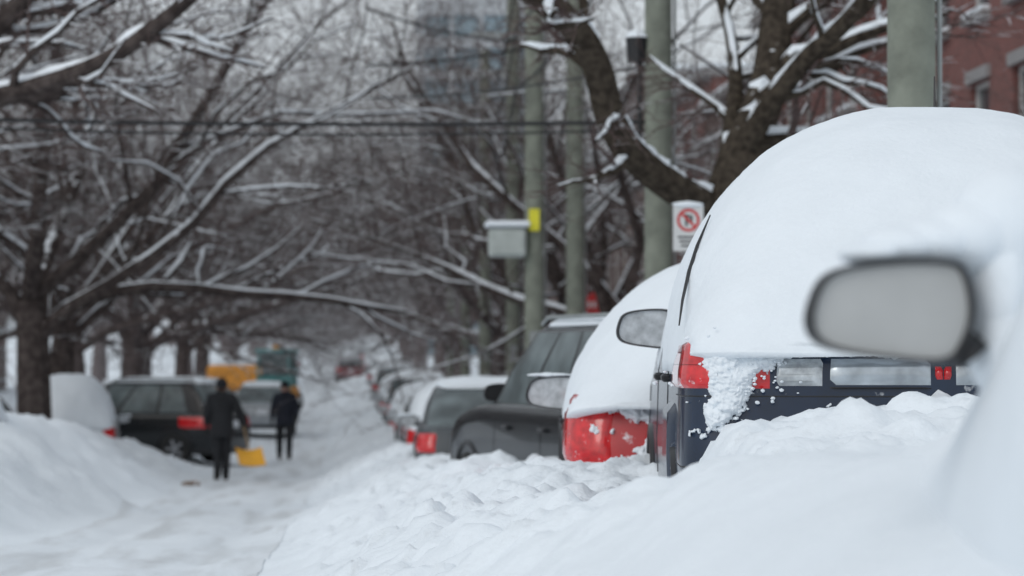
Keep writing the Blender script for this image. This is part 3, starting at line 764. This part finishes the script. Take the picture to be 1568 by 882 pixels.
# red car
rd,rsurf=car('red',2.03,14.8,-4,M_red,None,mirr=False,dz=.0)
shell(rd,'snow_cover',[(-.10,.55,.90,.91),(-.07,.76,.89,.96),(.03,.86,.86,1.05),(.2,.88,.82,1.20),(.5,.885,.80,1.43),(.8,.89,.80,1.61),(1.2,.89,.80,1.72),(2.0,.88,.8,1.75),(2.5,.88,.8,1.66),(3.0,.87,.8,1.3),(3.7,.85,.7,1.05),(4.1,.75,.6,.8),(4.25,.6,.5,.55)],1.75,.02,8,160,3,fine=.004)
def rm(x,z): return np.clip(ss(.78,.91,z+.12*(x+.6))+np.exp(-((x+.38)/.10)**2)*.9+np.exp(-((x+.76)/.07)**2-((z-.78)/.05)**2)*.55+ss(.66,.56,z-.2*(x+.7))*.7,0,1.1)
snow_patch(rd,rsurf,-.87,.2,.48,.945,rm,200,90,.045,13,9)
mirror(rd,P(847,602,17.6),.33,.215,M_mirror2,M_black,-1,.10,R(-2),.02)
# charcoal SUV nosing out
ds,_=car('suv',2.75,20.3,13,M_dark,'top',.07,M_glassfrost,mirr=False,rails=True,seed=4,dz=-.10)
W=ROOTM[ds.name]
mirror(ds,P(760,602,23.6),.20,.16,M_black,M_black,-1,.16,R(6),.0)
mirror(ds,W@Vector((1.04,3.0,1.08)),.22,.15,M_mirror2,M_black,1,.1,R(6))
car('sedan',1.72,33.6,-1,M_grey,'top',.10,M_glassfrost,seed=6)
for (k,x,y,yw,p,cv,kd) in[(1,1.9,40.5,-2,M_grey,'full','sedan'),(2,1.9,47,0,M_white,'full','hatch'),(3,1.95,53.5,1,M_silver,'top','sedan'),(4,1.9,60,-2,M_dark,'full','hatch'),(5,1.9,67,0,M_white,'full','sedan'),(6,1.95,75,0,M_grey,'top','suv'),(7,1.9,84,2,M_white,'full','hatch'),(8,1.95,95,0,M_dark,'full','sedan'),(9,1.95,108,0,M_grey,'top','suv'),(10,2,124,0,M_silver,'full','sedan'),(11,2,142,0,M_dark,'full','suv')]:
    car(kd,x,y,yw,p,cv,.2,M_glass,seed=10+k)
car('sedan',.3,176,2,M_maroon,'top',.06,M_glass,name='parked_car',seed=33)
# near car, buried
nr,_=car('near',1.92,1.95,0,M_silver,None,mirr=False,lamps=False)
shell(nr,'snow_cover',[(-.15,.5,.6,.65,2.4),(.0,.9,.6,1.1,2.4),(.5,.95,.6,1.5,2.6),(1.0,.96,.62,1.66,2.8),(1.7,.97,.60,1.68,3.2),(2.1,.98,.55,1.58,3.4),(2.5,.98,.45,1.36,3.4),(2.85,.98,.40,1.12,3.4),(3.2,.99,.36,1.01,3.4),(3.7,1.0,.34,.97,3.4),(4.1,1.0,.32,.95,3.2),(4.45,.93,.30,.88,3),(4.8,.7,.3,.7,3)],2.6,.02,12,140,1.4)
mirror(nr,P(1374,476,4.3),.257,.160,M_mirror,M_black,-1,.03,0,.0)
b=MB()
for k,(px,py,rx,rz) in enumerate([(1345,388,.055,.020),(1390,376,.075,.036),(1440,370,.085,.044),(1500,362,.09,.06),(1560,350,.10,.10),(1545,440,.055,.12),(1550,520,.06,.10)]): 
    q=P(px,py,4.40); blob(b,q,(rx,.09,rz),k+5,.03,1.0,4)
b.obj('mirror_snow',M_snowcar,nr,True)
# left side vehicles
car('suv',-2.32,58.6,66,M_dark,'top',.10,M_glassfrost,name='parked_car',seed=40,rails=True)
car('hatch',-5.0,51,3,M_white,'full',.32,M_glass,seed=41)
car('sedan',-6.9,55,20,M_dark,'top',.15,seed=42)
car('sedan',-2.35,80,0,M_silver,'top',.12,M_glassfrost,seed=43)
lb,_=car('hatch',-5.3,35,0,M_grey,'full',.3,seed=44,mirr=False); mirror(lb,P(8,664,37.5),.26,.17,M_mirror2,M_black,1,.1)
for k,y in enumerate([100,112,124,138,154,170,190]): car('sedan' if k%2 else 'suv',-4.1,y,0,[M_white,M_grey,M_silver][k%3],'full',.25,seed=50+k)
for k,y in enumerate([160,180,202,226]): car('suv' if k%2 else 'hatch',2.1,y,0,[M_white,M_grey][k%2],'full',.25,seed=60+k)
# ---------------------------------------------------------------- snow-clearing tractor
ty=95; tz=G(ty)+.12
e=empty('snow_tractor',(-2.3,ty,tz),R(78))
t=MB()
t.box((0,1.35,1.35),(.95,1.9,.85),0,.10); t.box((0,2.33,1.3),(.7,.06,.5),2,.02); t.box((0,.0,.85),(1.0,1.3,.5),0,.08)
for k in range(5): t.box((0,2.37,1.12+.09*k),(.6,.02,.03),3)
t.obj('engine_hood',[M_orange,M_orange,M_black,M_metal],e)
t=MB()
for sx in(-.48,.48):
    for sy in(-.55,.55): t.tube([(sx,sy,1.0),(sx*.92,sy*.92,2.2)],.05,6)
    t.box((sx,0,1.2),(.05,1.05,.45))
t.box((0,-.56,1.2),(.95,.05,.45)); t.box((0,0,2.24),(1.12,1.3,.14),0,.05); t.obj('cab_frame',M_teal,e)
t=MB(); t.box((0,0,1.8),(.86,1.0,.75)); t.obj('cab_glass',M_glassfrost,e,smooth=False)
t=MB(); t.tube([(0,0,2.3),(0,0,2.52)],[.15,.11],12); t.obj('beacon',M_orange,e)
t=MB()
for sx,sy,rw in((-.6,-.2,.55),(.6,-.2,.55),(-.55,1.7,.4),(.55,1.7,.4)):
    t.tube([(sx-.15,sy,rw),(sx-.11,sy,rw),(sx+.11,sy,rw),(sx+.15,sy,rw)],[rw*.85,rw,rw,rw*.85],20); t.tube([(sx-.17,sy,rw),(sx+.17,sy,rw)],rw*.45,12,1)
t.obj('wheels',[M_rub,M_orange],e)
t=MB(); v=[];f=[]
for i,a in enumerate(np.linspace(-.9,.9,9)):
    for x in(-.9,.9): v.append((x,3.0-.25*math.cos(a)*1.0+.25,.5+.45*math.sin(a)))
for i in range(8): f.append((2*i,2*i+1,2*i+3,2*i+2))
t.add(v,f); t.tube([(0,2.2,.6),(0,3.05,.5)],.08,8); t.obj('plough_blade',M_orange,e)
# ---------------------------------------------------------------- people
def skin(name,verts,edges,radii,sub=2):
    me=bpy.data.meshes.new(name); me.from_pydata(verts,edges,[]); o=bpy.data.objects.new(name,me); COL.objects.link(o)
    m_=o.modifiers.new('s','SKIN'); m_.use_smooth_shade=True
    for i,r0 in enumerate(radii):
        sv=me.skin_vertices[0].data[i]; sv.radius=r0 if hasattr(r0,'__len__') else (r0,r0); sv.use_root=(i==0)
    s2=o.modifiers.new('u','SUBSURF'); s2.levels=sub; s2.render_levels=sub
    dg=bpy.context.evaluated_depsgraph_get(); ev=o.evaluated_get(dg); m2=bpy.data.meshes.new_from_object(ev)
    bpy.data.objects.remove(o); m2.name=name
    m2.polygons.foreach_set('use_smooth',np.ones(len(m2.polygons),dtype=bool)); return m2
def person(name,x,y,rz,h,pose,coat,hem=.78,seed=0):
    root=empty(name,(x,y,Hs(x,y)),rz); s=h/1.75
    J=dict(pel=(0,0,.96),bel=(0,.01,1.12),che=(0,.02,1.33),nk=(0,.02,1.48),hd=(0,.045,1.585),top=(0,.03,1.675),
     sl=(-.19,.01,1.42),el=(-.25,-.03,1.15),wl=(-.25,.10,.93),sr=(.19,.01,1.42),er=(.25,-.03,1.15),wr=(.25,.10,.93),
     hl=(-.10,0,.90),kl=(-.11,.05,.50),al=(-.11,0,.10),tl=(-.12,.17,.045),hr=(.10,0,.90),kr=(.11,.05,.50),ar=(.11,0,.10),tr=(.12,.17,.045))
    J.update(pose); keys=list(J)
    RD=dict(pel=(.165,.125),bel=(.17,.13),che=(.20,.145),nk=.062,hd=(.083,.098),top=(.066,.078),sl=.098,el=.080,wl=.054,sr=.098,er=.080,wr=.054,hl=.112,kl=.086,al=.066,tl=.049,hr=.112,kr=.086,ar=.066,tr=.049)
    E=[('pel','bel'),('bel','che'),('che','nk'),('nk','hd'),('hd','top'),('che','sl'),('sl','el'),('el','wl'),('che','sr'),('sr','er'),('er','wr'),('pel','hl'),('hl','kl'),('kl','al'),('al','tl'),('pel','hr'),('hr','kr'),('kr','ar'),('ar','tr')]
    me=skin('body',[tuple(c*s for c in J[k]) for k in keys],[(keys.index(a),keys.index(b_)) for a,b_ in E],[tuple(q*s for q in RD[k]) if isinstance(RD[k],tuple) else RD[k]*s for k in keys])
    for m_ in(coat,M_pants,M_boot,M_skin,M_knit): me.materials.append(m_)
    for p in me.polygons:
        c=p.center/s
        if c.z<.16: mi=2
        elif c.z<.80 and abs(c.x)<.22: mi=1
        elif c.z>1.655: mi=4
        elif c.z>1.50: mi=3 if c.y>J['hd'][1]-.01 else 4
        else: mi=0
        p.material_index=mi
    o=bpy.data.objects.new('body',me); link(o,root)
    t=MB()
    def ringloft(R_,mi):
        vs=[];fs=[];n=20
        for (z,rx,ry,cx,cy) in R_:
            for k in range(n): w=2*math.pi*k/n; vs.append(((cx+rx*math.cos(w))*s,(cy+ry*math.sin(w))*s,z*s))
        for q in range(len(R_)-1):
            for k in range(n): k2=(k+1)%n; fs.append((q*n+k,q*n+k2,(q+1)*n+k2,(q+1)*n+k))
        t.add(vs,fs,mi)
    ringloft([(1.40,.20,.14,0,.015),(1.25,.205,.155,0,.015),(1.14,.195,.15,0,.01),(1.0,.20,.155,0,.005),(.88,.205,.16,0,0),(hem,.20,.158,0,0),(hem+.01,.19,.15,0,0)],0)
    hx,hy=J['hd'][0],J['hd'][1]
    ringloft([(1.42,.13,.12,0,.02),(1.47,.11,.11,hx*.5,hy*.8),(1.52,.095,.10,hx,hy),(1.535,.08,.09,hx,hy)],0)
    ringloft([(1.62,.098,.112,hx,hy-.005),(1.66,.10,.114,hx,hy-.005),(1.71,.088,.10,hx,hy-.01),(1.755,.05,.06,hx,hy-.01),(1.765,.01,.01,hx,hy-.01)],1)
    t.obj('coat_hem_and_hat',[coat,M_knit],root)
    t=MB(); v3=lambda a,b_,c: ((hx+a)*s,(hy+b_)*s,c*s)
    blob(t,v3(0,.098,1.575),(.013*s,.018*s,.022*s),1,.05,1,2,0)
    for sx in(-1,1):
        blob(t,v3(.033*sx,.088,1.60),(.013*s,.008*s,.008*s),1,0,1,2,1); blob(t,v3(.088*sx,.0,1.585),(.012*s,.022*s,.034*s),1,.05,1,2,0)
    blob(t,v3(0,.091,1.54),(.024*s,.008*s,.007*s),1,0,1,2,2); t.obj('face_features',[M_skin,M_eye,M_signr],root)
    for wk,ek,sx in(('wl','el',-1),('wr','er',1)):
        w=Vector(J[wk]);d_=(w-Vector(J[ek])).normalized(); side=Vector((0,1,0)); side=(side-d_*side.dot(d_)).normalized(); inn=d_.cross(side)*1.0
        if inn.x*sx>0: inn=-inn
        vs=[w-d_*.02,w+d_*.05,w+d_*.085];rd_=[.028,(.036,.022),(.036,.02)];ed=[(0,1),(1,2)]
        for k,(o_,l) in enumerate(((.03,.065),(.010,.078),(-.010,.072),(-.028,.055))):
            b0=w+d_*.088+side*o_; i=len(vs); vs+= [b0,b0+d_*l*.5+inn*.012,b0+d_*l*.75+inn*.038]; rd_+=[.0105,.0095,.008]; ed+=[(2,i),(i,i+1),(i+1,i+2)]
        i=len(vs); b0=w+d_*.035+side*.04; vs+=[b0,b0+side*.018+d_*.03+inn*.015,b0+side*.014+d_*.058+inn*.03]; rd_+=[.013,.011,.009]; ed+=[(1,i),(i,i+1),(i+1,i+2)]
        mh=skin('gloved_hand',[tuple(q*s) for q in vs],ed,[tuple(c*s for c in q) if isinstance(q,tuple) else q*s for q in rd_],1); mh.materials.append(M_boot)
        link(bpy.data.objects.new('gloved_hand',mh),root)
    return root
c=P(341,0,50)
pa=person('person',c.x,50,R(4),1.80,dict(wr=(.36,.16,.98),er=(.30,-.05,1.17),kl=(-.07,.02,.50),al=(-.07,-.03,.10),tl=(-.09,.13,.045),kr=(.08,.06,.50),ar=(.07,.06,.10),tr=(.08,.23,.045),hl=(-.08,0,.9),hr=(.08,0,.9)),M_coat,.76)
c2=P(437,0,62)
person('person',c2.x,62,R(180),1.74,dict(kl=(-.10,.14,.52),al=(-.09,.05,.12),tl=(-.10,.21,.07),kr=(.11,.02,.50),ar=(.12,-.22,.13),tr=(.12,-.08,.05),wl=(-.27,.16,.98),wr=(.28,.02,.92)),M_coat2,.80)
sc_=1.80/1.75
g=ROOTM[pa.name]@Vector((.38*sc_,.20*sc_,.90*sc_))
e=empty('snow_shovel',g); t=MB()
lowp=Vector((.10,-.30,-.36)); top_=Vector((-.05,.14,.22))
t.tube([top_,lowp],.016,8); t.obj('handle',M_wood,e)
t=MB(); t.tube([top_+Vector((-.06,0,.0)),top_+Vector((-.05,0,.09)),top_+Vector((.05,0,.09)),top_+Vector((.06,0,.0)),top_+Vector((-.06,0,0))],.012,6); t.obj('d_grip',M_black,e)
v=[];f=[];nx_=9;nz_=9
ax=(lowp-top_).normalized(); sd=Vector((1,.15,0)).normalized(); nn_=ax.cross(sd).normalized()
for sgn in(0,1):
    for i in range(nz_):
        for j in range(nx_):
            u=(j/(nx_-1)-.5);w=i/(nz_-1)
            q=lowp+ax*(w*.42-.04)+sd*(u*.46)+nn_*(-.09*(1-(2*u)**2)*(1-w*.5)+.05*w*w+.012*sgn); v.append(q)
for sgn in(0,1):
    o_=sgn*nx_*nz_
    for i in range(nz_-1):
        for j in range(nx_-1): q=o_+i*nx_+j; f.append((q,q+1,q+nx_+1,q+nx_))
t=MB(); t.add(v,f)
t.obj('scoop',M_yel,e)
t=MB(); q=P(296,712,47)
for k in range(3): blob(t,(q.x+.08*k-.1,47+.05*k,Hs(q.x,47)+.03),(.07,.06,.045),k+3,.4,2,3)
t.obj('frozen_slush_debris',mat('slush',(.24,.17,.13),.8,var=.3,snow=.35))
# ---------------------------------------------------------------- world, light, camera
w=bpy.data.worlds.new('World'); S.world=w; w.use_nodes=True; nt=w.node_tree; N=nt.nodes; Lk=nt.links
bg=N['Background']; sky=N.new('ShaderNodeTexSky'); sky.sky_type='NISHITA'; sky.sun_disc=False
sky.sun_elevation=R(38); sky.sun_rotation=R(-140); sky.dust_density=4; sky.air_density=1.5
hs=N.new('ShaderNodeHueSaturation'); hs.inputs['Saturation'].default_value=.3; Lk.new(sky.outputs[0],hs.inputs['Color'])
mx=N.new('ShaderNodeMix'); mx.data_type='RGBA'; mx.inputs['Factor'].default_value=.7
Lk.new(hs.outputs[0],mx.inputs['A']); mx.inputs['B'].default_value=(7.0,7.6,8.2,1)
Lk.new(mx.outputs['Result'],bg.inputs['Color']); bg.inputs['Strength'].default_value=.104
sl=bpy.data.lights.new('sun','SUN'); sl.energy=.5; sl.angle=R(30); sl.color=(1,.98,.95)
so=bpy.data.objects.new('sun',sl); COL.objects.link(so); so.rotation_euler=(R(52),0,R(-40))
cam=bpy.data.cameras.new('camera'); co=bpy.data.objects.new('camera',cam); COL.objects.link(co); S.camera=co
cam.lens=100; cam.sensor_width=36; cam.clip_end=3000; cam.clip_start=.1
yaw=math.atan((784-VX)/F); pit=math.atan((VY-441)/F)
co.location=(0,0,CZ); co.rotation_euler=(R(90)+pit,0,-yaw)
cam.dof.use_dof=True; cam.dof.focus_distance=10.9; cam.dof.aperture_fstop=3.4; cam.dof.aperture_blades=0
S.view_settings.view_transform='Standard'; S.view_settings.look='None'; S.view_settings.exposure=0
